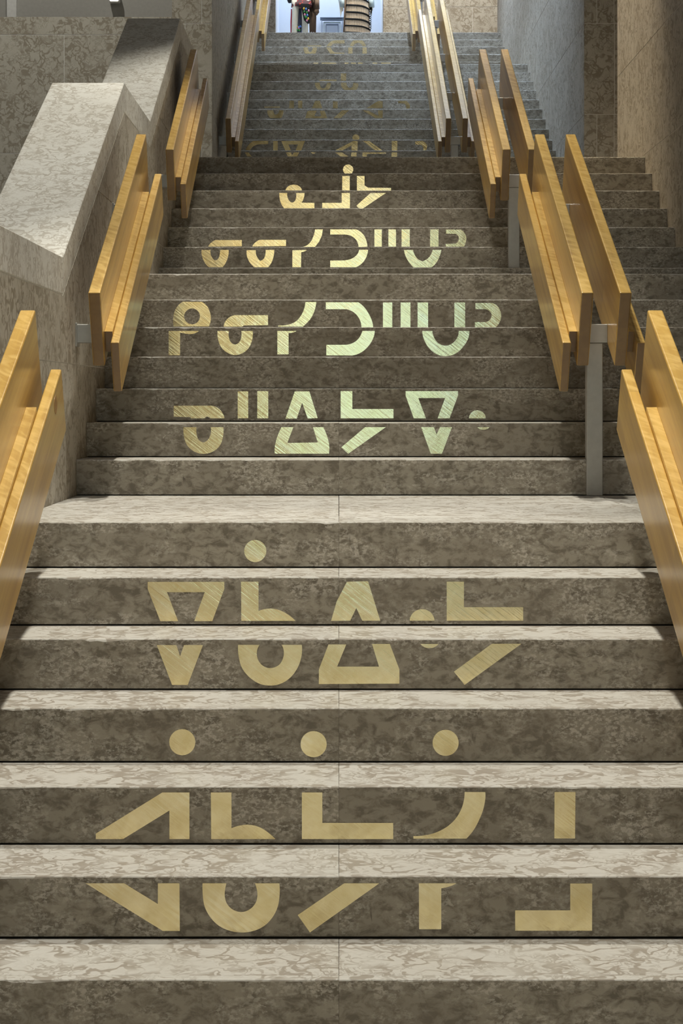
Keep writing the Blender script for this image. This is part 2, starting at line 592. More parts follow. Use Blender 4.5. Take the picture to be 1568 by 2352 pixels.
# parapet on the left, stepping up with the flights
PROF = [(4.0 - 0.62, 1.0 - 0.32), (5.95, 2.084), (7.40, 2.084), (9.505, 3.166), (10.82, 3.166), (12.90, 4.22), (14.5, 4.22)]
PROF[0] = (2.2, 2.084 - (5.95 - 2.2) * 0.5)
CT = 0.154
XW0 = -1.51
wl = empty('wall_left', (XW0, 2.2, 0), kind='structure', label='stepped stone parapet wall with sloping pale coping on the left')
body = [(2.2, -0.3)] + [(14.49, -0.3)] + [(y, z - 0.03) for y, z in PROF[::-1]]
body = [(2.21, -0.3), (14.49, -0.3)] + [(min(max(y, 2.21), 14.49), z - 0.02) for y, z in PROF[::-1]]
rel(link('mortar_bed', prism_mesh('mortar_bed', body, 'x', XW0 + 0.006, XL - 0.0022), 'mortar'), wl)
for (ya, za), (yb, zb) in zip(PROF[:-1], PROF[1:]):
    g = 0.002
    s = (zb - za) / (yb - ya)
    pts = [(ya + g, za + s * g), (yb - g, zb - s * g), (yb - g, zb - s * g - CT), (ya + g, za + s * g - CT)]
    rel(link('coping_stone', prism_mesh('coping_stone', pts, 'x', XW0, XL, 0.004), 'cap'), wl)
for ci in range(len(COURSES) - 1):
    za, zb = COURSES[ci], COURSES[ci + 1]
    if za > 4.2:
        break
    start = 2.2 if ci % 2 else 1.3
    ys = [2.21] + [y for y in [7.06 - 1.72 * 3 + (0.0 if ci % 2 == 1 else 0.86) + 1.72 * q for q in range(9)] if 2.5 < y < 14.2] + [14.5]
    for ya, yb in zip(ys[:-1], ys[1:]):
        region = [(2.2, -0.5), (14.5, -0.5)] + [(y, z - CT - 0.005) for y, z in PROF[::-1]]
        for cl_ in ((-1, 0, -(ya + 0.002)), (1, 0, yb - 0.002), (0, -1, -(za + 0.002)), (0, 1, zb - 0.002)):
            region = clip(region, *cl_)
            if len(region) < 3:
                break
        if len(region) < 3:
            continue
        # drop repeats
        rg = []
        for p in region:
            if not rg or (abs(p[0] - rg[-1][0]) + abs(p[1] - rg[-1][1])) > 1e-4:
                rg.append(p)
        if len(rg) < 3 or max(p[1] for p in rg) - min(p[1] for p in rg) < 0.02:
            continue
        rel(link('wall_stone', prism_mesh('wall_stone', rg, 'x', XW0 + 0.001, XL - 0.0005), 'stone'), wl)


def ashlar_x(name, label, x, thick, y0, y1, z0, z1, face, phase=0.0, length=1.7):
    """wall lying in depth; the show face is at x, the body on the other side (face = +1 looks to +x)"""
    xb = x - face * thick
    e = empty(name, (x, y0, z0), kind='structure', label=label)
    xa, xc = sorted((x - face * 0.002, xb))
    rel(link('mortar_bed', box_mesh('mortar_bed', xa, xc, y0 + 0.004, y1 - 0.004, z0, z1), 'mortar'), e)
    zs = [z0] + [z for z in COURSES if z0 + 0.05 < z < z1 - 0.05] + [z1]
    for i in range(len(zs) - 1):
        off = phase + (0.5 * length if i % 2 else 0.0)
        ys = [y0] + [y for y in [y0 + off + length * q for q in range(-1, 30)] if y0 + 0.15 < y < y1 - 0.15] + [y1]
        for a, b in zip(ys[:-1], ys[1:]):
            xa, xc = sorted((x, x - face * 0.06))
            rel(link('wall_stone', box_mesh('wall_stone', xa, xc, a + (0.0015 if a > y0 else 0), b - (0.0015 if b < y1 else 0), zs[i] + 0.0025, zs[i + 1] - 0.0025, 0.001), 'stone'), e)
    return e


def ashlar_y(name, label, y, thick, x0, x1, z0, z1, xj=None, zj=None, stagger=0.55):
    """wall facing the camera at distance y"""
    e = empty(name, (x0, y, z0), kind='structure', label=label)
    rel(link('mortar_bed', box_mesh('mortar_bed', x0 + 0.004, x1 - 0.004, y + 0.003, y + thick, z0, z1 - 0.004), 'mortar'), e)
    zs = [z0] + [z for z in (zj or COURSES) if z0 + 0.05 < z < z1 - 0.05] + [z1]
    for i in range(len(zs) - 1):
        off = stagger if i % 2 else 0.0
        xs = [x0] + sorted(v for v in [p + off for p in (xj or [])] if x0 + 0.08 < v < x1 - 0.08) + [x1]
        for a, b in zip(xs[:-1], xs[1:]):
            rel(link('wall_stone', box_mesh('wall_stone', a + (0.003 if a > x0 else 0), b - (0.003 if b < x1 else 0), y, y + 0.06, zs[i] + 0.003, zs[i + 1] - 0.003, 0.001), 'stone'), e)
    return e


YF = 16.28
ashlar_x('wall_right', 'tall stone wall along the right edge of the lower stairs', XR, 0.5, -12.0, 14.40, -0.3, 11.0, -1, 0.9, 1.9)
ashlar_x('wall_right_upper', 'tall stone side wall right of the upper flights', 2.21, 0.4, YF + 0.06, 25.2, 3.1, 11.0, -1, 0.7, 1.9)
ashlar_y('wall_passage', 'dim stone wall end beyond the right passage', YF, 0.5, 2.21, 4.5, 3.255, 11.0, [2.325, 2.48, 3.3, 4.1], None, 0.16)
ashlar_x('wall_left_upper', 'tall stone side wall left of the upper flights', -1.144, 0.36, YF + 0.06, 25.2, 3.1, 11.0, 1, 0.8, 1.9)
ashlar_y('wall_pier', 'narrow tall stone pier end left of the upper flights', YF, 0.06, -1.504, -1.144, 3.255, 11.0, [-1.237], None, -0.15)
lowtop = EYE + (CY - 38) * YF / F
zc1, zc2 = EYE + (CY - 80) * YF / F, EYE + (CY - 352) * YF / F
ashlar_y('wall_gallery', 'broad mottled stone wall behind the left parapet', YF, 0.4, -6.0, -1.508, 3.255 - 2.0, lowtop, [px(147, 0, YF)[0], px(147, 0, YF)[0] - 1.6, px(147, 0, YF)[0] + 1.2], [2.3, zc2, zc1], 0.62)
# plaster wall of the upper gallery, far left, with a white upright
g = link('wall_gallery_plaster', box_mesh('wall_gallery_plaster', -7.0, -1.55, 20.9, 21.1, 3.0, 11.0), 'plaster')
tag(g, 'smooth grey plaster wall seen above the left stone wall', kind='structure')
xa, _ = px(15, 0, 20.86)
xb, _ = px(38, 0, 20.86)
g = link('trim_1', box_mesh('trim_1', xa, xb, 20.84, 20.9, 3.3, 11.0, 0.01), 'white')
tag(g, 'narrow white upright on the grey gallery wall, top left', kind='structure')
# gallery floor behind the low wall
g = link('floor_gallery', box_mesh('floor_gallery', -7.0, -1.51, YF + 0.4, 20.9, 3.0, 3.2), 'stone')
tag(g, 'stone floor of the side gallery behind the left wall', kind='structure')
# back wall at the top with the opening of the display case
OX0, OX1 = px(632, 0, TOP_END)[0], px(880, 0, TOP_END)[0]
ZT = 42 * H
ashlar_y('wall_back', 'pale stone wall left of the lit display case', TOP_END, 0.3, -4.5, OX0, ZT - 0.02, 11.0, [-1.05, -2.4], [7.0, 7.42, 8.2, 9.0])
ashlar_y('wall_back_right', 'pale stone wall right of the lit display case', TOP_END, 0.3, OX1, 4.5, ZT - 0.02, 11.0, [px(1085, 0, TOP_END)[0], 3.4], [7.36, 8.3, 9.2], 0.9)
g = link('wall_back_lintel', box_mesh('wall_back_lintel', OX0, OX1, TOP_END, TOP_END + 0.3, 9.0, 11.0), 'stone')
tag(g, 'stone lintel above the lit display case', kind='structure')
g = link('floor_upper', box_mesh('floor_upper', -4.5, 4.5, 25.2, 28.9, ZT - 0.25, ZT - 0.032), 'stone')
tag(g, 'stone floor of the top level beside the landing', kind='structure')
ce = empty('ceiling', (-7.2, -12.2, 11.0), kind='structure', label='plain grey ceiling high over the stair hall')
SKX0, SKX1, SKY0, SKY1 = -1.0, 2.1, 19.6, 26.4
for a in ((-7.2, 5.0, -12.2, -4.2), (-7.2, -2.2, -4.2, 2.2), (2.6, 5.0, -4.2, 2.2), (-7.2, 5.0, 2.2, SKY0), (-7.2, SKX0, SKY0, SKY1), (SKX1, 5.0, SKY0, SKY1), (-7.2, 5.0, SKY1, 29.2)):
    rel(link('ceiling_panel', box_mesh('ceiling_panel', a[0], a[1], a[2], a[3], 11.0, 11.2), 'plaster'), ce)
w2 = empty('added_skylight_upper', (SKX0, SKY0, 11.0), kind='structure', label='added cool glowing roof panel over the upper flights')  # unseen, added for cool light and pale sheen on the upper rails
for i in range(4):
    ya = SKY0 + i * 1.7
    rel(link('pane', box_mesh('pane', SKX0, SKX1, ya + 0.03, ya + 1.67, 11.06, 11.08), 'added_skylight'), w2)
    rel(link('glazing_bar', box_mesh('glazing_bar', SKX0, SKX1, ya - 0.03, ya + 0.03, 11.0, 11.1, 0.004), 'steel'), w2)
g = link('wall_far_left', box_mesh('wall_far_left', -7.2, -7.0, -12.2, 21.1, -0.3, 11.0), 'plaster')
tag(g, 'plain wall on the far left of the stair hall', kind='structure')
g = link('wall_passage_end', box_mesh('wall_passage_end', 4.5, 4.7, 14.0, 29.0, 3.0, 11.0), 'stone')
tag(g, 'stone wall at the end of the right passage', kind='structure')
w4 = empty('added_skylight_hall', (-2.2, -4.2, 11.0), kind='structure', label='added glowing roof panel over the entrance hall')  # unseen, added as a bright reflection for the topmost foil rows
for i in range(4):
    ya = -4.2 + i * 1.6
    rel(link('pane', box_mesh('pane', -2.2, 2.6, ya + 0.03, ya + 1.57, 11.06, 11.08), 'added_skylight'), w4)
    rel(link('glazing_bar', box_mesh('glazing_bar', -2.2, 2.6, ya - 0.03, ya + 0.03, 11.0, 11.1, 0.004), 'steel'), w4)
# entrance wall behind the camera, with an added glowing window the foil reflects
wf = empty('wall_front', (-7, -12.2, 0), kind='structure', label='entrance wall behind the viewer')
for a in ((-7.2, -0.9, -0.3, 11.0), (4.7, 5.0, -0.3, 11.0), (-0.9, 4.7, -0.3, 0.3), (-0.9, 4.7, 6.8, 11.0)):
    rel(link('wall_panel', box_mesh('wall_panel', a[0], a[1], -12.4, -12.2, a[2], a[3]), 'stone'), wf)
w1 = empty('added_entrance_window', (-0.9, -12.3, 0.3), kind='structure', label='added tall glowing entrance window behind the viewer')  # unseen, added as the bright reflection in the foil
for i in range(4):
    x0 = -0.9 + i * 1.4
    rel(link('pane', box_mesh('pane', x0 + 0.03, x0 + 1.37, -12.36, -12.34, 0.33, 4.57), 'added_daylight'), w1)
    rel(link('transom_pane', box_mesh('transom_pane', x0 + 0.03, x0 + 1.37, -12.36, -12.34, 4.63, 6.77), 'added_transom' if i < 2 else 'added_daylight'), w1)
    rel(link('transom_bar', box_mesh('transom_bar', x0 + 0.03, x0 + 1.37, -12.38, -12.25, 4.57, 4.63, 0.005), 'steel'), w1)
    rel(link('mullion', box_mesh('mullion', x0 - 0.03, x0 + 0.03, -12.38, -12.25, 0.3, 6.8, 0.005), 'steel'), w1)


# ------------------------------------------------------------------ handrails
def board_mesh(name, L, w, h, bev=0.005, s0=0.0):
    """x along the board from s0, y across (width w), z from -h to 0"""
    bm = bmesh.new()
    bm_box(bm, s0, s0 + L, 0, w, -h, 0)
    bmesh.ops.bevel(bm, geom=bm.edges[:], offset=bev, segments=3, affect='EDGES', profile=0.5)
    return to_mesh(bm, name)


def lerp_rail(fi):
    return RAILS[fi]


# low end (y, z) and high end of the tall board's top edge, lateral offset
RAILS = [
    dict(lo=(2.75, None), hi=(5.835, 1.790), dx=0.0, sl=0.512),
    dict(lo=(7.416, 1.938), hi=(9.186, 2.849), dx=0.0, sl=None),
    dict(lo=(11.04, 3.027), hi=(12.90, 4.00), dx=0.03, sl=None),
    dict(lo=(16.88, 4.122), hi=(21.10, 6.262), dx=0.03, sl=None),
    dict(lo=(22.72, 6.312), hi=(24.75, 7.38), dx=0.03, sl=None),
]


def boards(root, xt0, xt1, inner, lo, hi, short=0.30):
    """one rail: tall back board xt0..xt1, filler and lower grip board on the side given by inner (+1 towards +x)"""
    dy, dz = hi[0] - lo[0], hi[1] - lo[1]
    L = math.hypot(dy, dz)
    c, s = dy / L, dz / L

    def place(o, xmax, along, perp):
        R = Matrix(((0, -1, 0), (c, 0, -s), (s, 0, c))).to_4x4()
        pos = Vector((xmax, lo[0] + along * c + perp * s, lo[1] + along * s - perp * c))
        o.matrix_local = Matrix.Translation(pos - root.location) @ R
    o = link('back_board', board_mesh('back_board', L, xt1 - xt0, 0.335, 0.0055), 'maple', root)
    place(o, xt1, 0.0, 0.0)
    fw, lw = 0.033, 0.036
    if inner > 0:
        f1, l1 = xt1 + fw, xt1 + fw + lw
    else:
        f1, l1 = xt0, xt0 - fw
    o = link('filler_strip', board_mesh('filler_strip', L - 0.05 - short, fw, 0.095, 0.001), 'maple', root)
    place(o, f1, 0.05, 0.199)
    o = link('grip_board', board_mesh('grip_board', L + 0.03, lw, 0.228, 0.005), 'maple', root)
    place(o, l1, -0.03, 0.213)


def rail_z(lo, hi, y):
    return lo[1] + (hi[1] - lo[1]) * (y - lo[0]) / (hi[0] - lo[0])


RW = ['beside the lowest flight', 'beside the second flight', 'beside the third flight', 'beside the long fourth flight', 'beside the topmost flight']
for fi, r in enumerate(RAILS):
    lo, hi = r['lo'], r['hi']
    if lo[1] is None:
        lo = (lo[0], hi[1] - (hi[0] - lo[0]) * r['sl'])
    dx = r['dx']
    n0, cnt, d0, t = FLIGHTS[fi]
    wall_x = XL if fi < 3 else -1.144
    # bracket places along the rail
    Lr = hi[0] - lo[0]
    nb = 4 if fi == 3 else 2
    bys = [lo[0] + 0.345 + (Lr - 0.50) * q / (nb - 1) for q in range(nb)]
    # wall-mounted rail on the left
    root = empty('handrail', (wall_x, lo[0], lo[1] - 0.5), 'golden maple handrail of two boards fixed to the left wall ' + RW[fi], 'handrail', 'maple handrails')
    boards(root, -1.03 - dx, -0.98 - dx, 1, lo, hi)
    for y in bys:
        zb = rail_z(lo, hi, y) - 0.333
        bk = link('wall_bracket', box_mesh('wall_bracket', wall_x - 0.002, -1.028 - dx, y, y + 0.07, zb - 0.04, zb + 0.04, 0.002), 'steel')
        rel(bk, root)
        rel(link('bracket_plate', box_mesh('bracket_plate', wall_x - 0.001, wall_x + 0.006, y - 0.012, y + 0.082, zb - 0.055, zb + 0.045, 0.001), 'steel'), root)
    if fi == 0:
        pl = link('wood_plug', loft('wood_plug', [(0, 0, -0.004, 0.03, 0.03), (0, 0, 0.0008, 0.03, 0.03)], 20, False), 'plug')
        pl.rotation_euler = (0, math.radians(90), 0)
        pl.location = (-0.911, 5.81, 1.483)
        rel(pl, root)
    # free-standing double rail down the middle
    d2 = dx * 0.15
    xs = (0.996 + d2, 1.046 + d2, 1.153 + d2, 1.203 + d2)
    base_y = bys[0]
    root = empty('handrail', (1.1, base_y, n0 * H), 'double maple handrail on steel posts, right of the gold letters, ' + RW[fi], 'handrail', 'maple handrails')
    boards(root, xs[0], xs[1], -1, lo, hi)
    boards(root, xs[2], xs[3], 1, lo, hi)
    for y in bys:
        zb = rail_z(lo, hi, y) - 0.333
        # the tread this post stands on
        zf = n0 * H
        for i in range(cnt):
            if RISER_Y[n0 + i] + 0.01 <= y:
                zf = (n0 + i + 1) * H
        rel(link('post', box_mesh('post', 1.0645 + d2, 1.1345 + d2, y, y + 0.05, zf, zb - 0.04, 0.003), 'steel'), root)
        rel(link('cross_bracket', box_mesh('cross_bracket', xs[1] - 0.001, xs[2] + 0.001, y - 0.006, y + 0.064, zb - 0.04, zb + 0.04, 0.002), 'steel'), root)


# ------------------------------------------------------------------ gold foil syllabic lettering on the risers
def circ(cx, cy, r, a0=0, a1=360, n=28):
    return [(cx + r * math.cos(math.radians(a0 + (a1 - a0) * i / n)), cy + r * math.sin(math.radians(a0 + (a1 - a0) * i / n))) for i in range(n + (0 if a1 - a0 == 360 else 1))]


def letter_mesh(pieces, origin):
    """pieces: list of (riser number, [outline, hole, ...]) in photo pixels; thin film on the riser face"""
    bm = bmesh.new()
    for n, loops in pieces:
        Y = RISER_Y[n]
        ztop, zbot = (n + 1) * H - 0.0075, n * H + GAP + 0.001
        w = []
        for lp in loops:
            pts = []
            for p in lp:
                X, Z = px(p[0], p[1], Y)
                q = (X - origin[0], min(max(Z, zbot), ztop) - origin[2])
                if not pts or abs(q[0] - pts[-1][0]) + abs(q[1] - pts[-1][1]) > 1e-5:
                    pts.append(q)
            if abs(pts[0][0] - pts[-1][0]) + abs(pts[0][1] - pts[-1][1]) < 1e-5:
                pts.pop()
            w.append(pts)
        flat = [p for lp in w for p in lp]
        yf, yb = Y - 0.0011 - origin[1], Y + 0.0002 - origin[1]
        A = [bm.verts.new((p[0], yf, p[1])) for p in flat]
        B = [bm.verts.new((p[0], yb, p[1])) for p in flat]
        for tri in tessellate_polygon([[Vector((p[0], p[1], 0)) for p in lp] for lp in w]):
            try:
                bm.faces.new([A[i] for i in tri])
                bm.faces.new([B[i] for i in tri])
            except ValueError:
                pass
        k = 0
        for lp in w:
            for i in range(len(lp)):
                j = (i + 1) % len(lp)
                try:
                    bm.faces.new((A[k + i], B[k + i], B[k + j], A[k + j]))
                except ValueError:
                    pass
            k += len(lp)
    return to_mesh(bm, 'letter')


def smooth(pts):
    """round off runs of short gentle bends, keep real corners"""
    n = len(pts)
    if n > 24:
        return pts
    P = [Vector(p) for p in pts]

    def turn(i):
        a, b = P[i] - P[i - 1], P[(i + 1) % n] - P[i]
        if a.length < 1e-6 or b.length < 1e-6:
            return 180
        return math.degrees(a.angle(b))
    box = max(max(p[0] for p in pts) - min(p[0] for p in pts), max(p[1] for p in pts) - min(p[1] for p in pts))
    T_ = [turn(i) if max((P[i] - P[i - 1]).length, (P[(i + 1) % n] - P[i]).length) < 0.33 * box else 180 for i in range(n)]
    out = []
    for i in range(n):
        j = (i + 1) % n
        p, q = P[i], P[j]
        out.append(tuple(p))
        ci, cj = 3 < T_[i] < 48, 3 < T_[j] < 48
        if not (ci or cj) or (q - p).length < 2.0:
            continue
        L = (q - p).length
        d = (q - p) / L
        t0 = ((p - P[i - 1]).normalized() + d).normalized() if ci else None
        t1 = (d + (P[(j + 1) % n] - q).normalized()).normalized() if cj else None
        if t0 is None:
            t0 = (2 * d - t1).normalized()
        if t1 is None:
            t1 = (2 * d - t0).normalized()
        # long straight edges next to a bend stay straight
        prev, nxt = (p - P[i - 1]).length, (P[(j + 1) % n] - q).length
        if L > 2.2 * max(prev if ci else 0, nxt if cj else 0):
            continue
        for k in (0.25, 0.5, 0.75):
            h1 = 2 * k**3 - 3 * k**2 + 1
            h2 = k**3 - 2 * k**2 + k
            h3 = -2 * k**3 + 3 * k**2
            h4 = k**3 - k**2
            out.append(tuple(p * h1 + t0 * (L * h2) + q * h3 + t1 * (L * h4)))
    return out


def conv(ox, oy, sc, pts):
    return [(ox + p[0] / sc, oy + p[1] / sc) for p in smooth(pts)]


def row(label, ox, oy, sc, letters, mat='gold'):
    """letters: list of letters; a letter is a list of (riser, outline or (outline, hole...))"""
    allp = []
    built = []
    for L_ in letters:
        pcs = []
        for n, o in L_:
            loops = o if isinstance(o, tuple) else (o,)
            pcs.append((n, [conv(ox, oy, sc, l) for l in loops]))
        built.append(pcs)
    ns = [n for L_ in built for n, _ in L_]
    n = min(ns)
    xs = [p[0] for L_ in built for _, ls in L_ for l in ls for p in l]
    org = (px(min(xs), 0, RISER_Y[n])[0], RISER_Y[n], n * H)
    root = empty('foil_lettering', org, label, 'lettering', 'gold foil syllabic lettering on the risers')
    for L_ in built:
        first = link('letter', letter_mesh(L_[:1], org), mat, root)
        for pc in L_[1:]:
            link('letter_piece', letter_mesh([pc], org), mat, first)
    return root


R_ = 1568
row('lowest row of large gold syllabic letters with three dots above', 0, 1600, 2.0, [
    [(2, [(440, 629), (745, 440), (870, 440), (870, 654), (778, 654), (778, 523), (565, 654), (440, 654)]),
     (1, [(393, 857), (570, 857), (725, 952), (725, 857), (824, 857), (826, 1076), (748, 1076)])],
    [(3, circ(837, 209, 60))],
    [(2, [(968, 440), (1063, 440), (1063, 604), (1100, 592), (1140, 588), (1180, 595), (1215, 612), (1245, 635), (1265, 654), (970, 654)]),
     (1, [(930, 857), (1040, 857), (1033, 890), (1032, 915), (1042, 950), (1068, 977), (1107, 989), (1146, 977), (1173, 948), (1182, 912), (1178, 880), (1170, 857), (1283, 857), (1284, 910), (1275, 965), (1250, 1015), (1210, 1055), (1160, 1077), (1107, 1083), (1055, 1075), (1005, 1052), (965, 1012), (940, 965), (931, 910)])],
    [(3, circ(1440, 218, 60))],
    [(2, [(1386, 440), (1480, 440), (1480, 580), (1805, 580), (1805, 654), (1386, 654)]),
     (1, [(1367, 1003), (1580, 857), (1742, 857), (1423, 1083)])],
    [(3, circ(R_ + 478, 212, 60))],
    [(2, [(R_ + 565, 438), (R_ + 660, 438), (R_ + 660, 470), (R_ + 650, 520), (R_ + 630, 570), (R_ + 605, 615), (R_ + 573, 652), (R_ + 330, 652), (R_ + 330, 640), (R_ + 380, 637), (R_ + 430, 625), (R_ + 480, 600), (R_ + 520, 565), (R_ + 548, 520), (R_ + 562, 475)]),
     (1, [(R_ + 355, 857), (R_ + 528, 857), (R_ + 500, 870), (R_ + 458, 880), (R_ + 458, 1068), (R_ + 356, 1068)])],
    [(2, [(R_ + 978, 438), (R_ + 1074, 438), (R_ + 1072, 651), (R_ + 977, 651)]),
     (1, [(R_ + 1050, 858), (R_ + 1151, 858), (R_ + 1150, 1075), (R_ + 797, 1075), (R_ + 797, 981), (R_ + 1050, 981)])],
])
row('second row of gold syllabic letters with one dot, just below the pale lowest landing', 0, 1120, 2.0, [
    [(5, [(678, 433), (1030, 433), (1030, 465), (975, 613), (892, 613), (940, 480), (767, 480), (818, 613), (736, 613), (678, 465)]),
     (4, [(720, 723), (810, 723), (827, 775), (845, 723), (932, 723), (862, 906), (790, 906)])],
    [(6, circ(1172, 291, 51))],
    [(5, [(1107, 432), (1187, 432), (1187, 566), (1205, 560), (1240, 555), (1275, 560), (1310, 575), (1335, 592), (1357, 612), (1108, 612)]),
     (4, [(1093, 722), (1192, 722), (1180, 750), (1183, 785), (1203, 815), (1240, 829), (1280, 815), (1299, 785), (1303, 750), (1293, 722), (1386, 722), (1384, 775), (1365, 830), (1330, 875), (1285, 902), (1240, 909), (1195, 902), (1150, 875), (1112, 830), (1096, 775)])],
    [(5, [(1520, 612), (1546, 522), (1593, 432), (1690, 430), (1746, 611), (1663, 611), (1636, 553), (1608, 611)]),
     (4, [(1464, 902), (1464, 835), (1508, 720), (1590, 720), (1548, 822), (1740, 822), (1708, 718), (1790, 718), (1834, 835), (1834, 900)])],
    [(5, [(R_ + 313, 611)] + [(R_ + 370 + 57 * math.cos(math.radians(a)), 613 - 55 * math.sin(math.radians(a))) for a in range(165, 10, -15)] + [(R_ + 427, 611)]),
     (4, [(R_ + 362, 718), (R_ + 446, 718), (R_ + 435, 728), (R_ + 420, 735), (R_ + 403, 737), (R_ + 386, 735), (R_ + 372, 727)])],
    [(5, [(R_ + 483, 432), (R_ + 562, 432), (R_ + 562, 549), (R_ + 834, 549), (R_ + 834, 611), (R_ + 483, 611)]),
     (4, [(R_ + 516, 845), (R_ + 690, 717), (R_ + 826, 717), (R_ + 565, 906)])],
])
S3 = 1568 / 860.0
row('third row of gold syllabic letters, a small dot at its right end', 340, 640, S3, [
    [(9, [(107, 532), (265, 532), (290, 540), (310, 560), (320, 585), (262, 585), (255, 580), (245, 578), (235, 585), (178, 585), (178, 580), (107, 578)]),
     (8, [(149, 622), (203, 622), (203, 650), (212, 675), (232, 686), (250, 675), (262, 650), (262, 622), (315, 622), (314, 660), (300, 700), (270, 725), (232, 734), (195, 725), (165, 700), (150, 660)])],
    [(9, [(375, 472), (419, 472), (419, 585), (375, 585)]), (9, [(457, 471), (503, 471), (503, 585), (457, 585)])],
    [(9, [(575, 586), (614, 472), (675, 472), (710, 584), (668, 586), (645, 520), (622, 586)]),
     (8, [(530, 733), (533, 690), (558, 622), (608, 622), (583, 688), (710, 686), (690, 622), (733, 622), (757, 690), (757, 733)])],
    [(9, [(806, 471), (855, 471), (855, 546), (1027, 546), (1027, 585), (806, 585)]),
     (8, [(808, 707), (908, 622), (995, 622), (838, 733)])],
    [(9, [(1078, 471), (1297, 471), (1297, 490), (1262, 585), (1212, 585), (1243, 500), (1131, 500), (1163, 585), (1112, 585), (1078, 490)]),
     (8, [(1143, 622), (1196, 622), (1207, 652), (1222, 622), (1272, 622), (1230, 733), (1183, 733)])],
    [(9, [(1343, 585), (1346, 571), (1358, 557), (1378, 551), (1398, 557), (1410, 571), (1413, 585)]),
     (8, [(1378, 622), (1430, 622), (1418, 630), (1403, 633), (1388, 630)])],
])
row('fourth row of pale gold syllabic letters, starting with a ringed letter', 340, 640, S3, [
    [(12, ([(107, 200), (105, 165), (112, 135), (126, 112), (145, 97), (225, 97), (245, 113), (258, 138), (263, 168), (258, 192), (254, 200)], circ(184, 158, 33, n=20))),
     (11, [(86, 219), (212, 219), (198, 228), (178, 232), (155, 230), (134, 226), (134, 321), (86, 321)])],
    [(12, [(316, 201), (322, 182), (338, 163), (362, 153), (502, 153), (502, 195), (400, 196), (395, 201)]),
     (11, [(291, 219), (338, 219), (338, 245), (348, 268), (363, 276), (380, 268), (390, 245), (390, 219), (438, 219), (436, 255), (420, 292), (395, 312), (365, 320), (335, 312), (308, 290), (293, 255)])],
    [(12, [(658, 98), (704, 98), (698, 130), (682, 165), (660, 190), (648, 201), (545, 201), (545, 196), (590, 192), (620, 178), (643, 150), (655, 120)]),
     (11, [(541, 219), (622, 219), (605, 226), (588, 228), (588, 317), (541, 317)])],
    [(12, [(744, 99), (880, 99), (905, 120), (925, 150), (938, 180), (942, 204), (893, 204), (885, 170), (862, 142), (830, 128), (744, 128)]),
     (11, [(897, 219), (949, 219), (942, 250), (920, 285), (890, 310), (855, 322), (746, 321), (746, 277), (830, 277), (860, 268), (882, 250), (893, 230)])],
    [(12, [(983, 100), (1022, 100), (1022, 204), (983, 204)]), (12, [(1057, 100), (1098, 100), (1098, 204), (1057, 204)])],
    [(12, [(1128, 100), (1172, 100), (1172, 204), (1128, 204)]), (12, [(1282, 100), (1327, 100), (1327, 204), (1282, 204)]),
     (11, [(1147, 219), (1190, 219), (1196, 245), (1215, 270), (1245, 281), (1275, 270), (1295, 245), (1300, 219), (1345, 219), (1338, 255), (1315, 290), (1285, 315), (1245, 325), (1205, 315), (1175, 290), (1155, 255)])],
    [(12, [(1370, 102), (1440, 102), (1462, 115), (1475, 138), (1478, 160), (1470, 185), (1455, 204), (1368, 204), (1368, 182), (1415, 182), (1432, 170), (1438, 152), (1430, 137), (1415, 128), (1370, 128)])],
])
S5 = 1568 / 740.0
row('fifth row of bright gold syllabic letters, starting with two alike letters', 440, 340, S5, [
    [(16, [(80, 480), (92, 463), (115, 448), (244, 448), (244, 478)]),
     (15, [(48, 496), (92, 496), (95, 525), (112, 547), (128, 540), (136, 520), (138, 496), (180, 496), (178, 525), (165, 560), (150, 580), (85, 580), (65, 560), (50, 525)])],
    [(16, [(295, 479), (307, 462), (330, 447), (459, 447), (459, 477)]),
     (15, [(268, 497), (312, 497), (316, 525), (333, 549), (350, 540), (358, 520), (360, 496), (402, 496), (398, 530), (387, 560), (372, 580), (305, 580), (285, 560), (270, 530)])],
    [(16, [(600, 396), (638, 396), (634, 425), (620, 455), (605, 475), (600, 481), (540, 481), (560, 474), (580, 455), (592, 430), (598, 410)]),
     (15, [(490, 498), (560, 496), (545, 505), (533, 507), (532, 580), (490, 580)])],
    [(16, [(674, 396), (800, 396), (830, 415), (848, 445), (855, 480), (812, 482), (802, 450), (780, 430), (745, 421), (674, 421)]),
     (15, [(815, 495), (858, 495), (850, 530), (830, 560), (800, 580), (674, 580), (674, 548), (745, 547), (785, 535), (805, 518)])],
    [(16, [(889, 396), (925, 396), (925, 480), (889, 480)]), (16, [(957, 396), (994, 396), (994, 480), (957, 480)])],
    [(16, [(1021, 396), (1061, 396), (1061, 480), (1021, 480)]), (16, [(1160, 396), (1201, 396), (1201, 480), (1160, 480)]),
     (15, [(1033, 496), (1077, 496), (1085, 520), (1100, 540), (1123, 551), (1145, 540), (1163, 520), (1172, 496), (1215, 496), (1205, 530), (1185, 565), (1165, 581), (1080, 581), (1060, 560), (1040, 525)])],
    [(16, [(1237, 397), (1310, 397), (1325, 410), (1336, 435), (1333, 460), (1325, 480), (1236, 480), (1236, 467), (1285, 465), (1298, 450), (1298, 430), (1285, 418), (1237, 417)])],
])
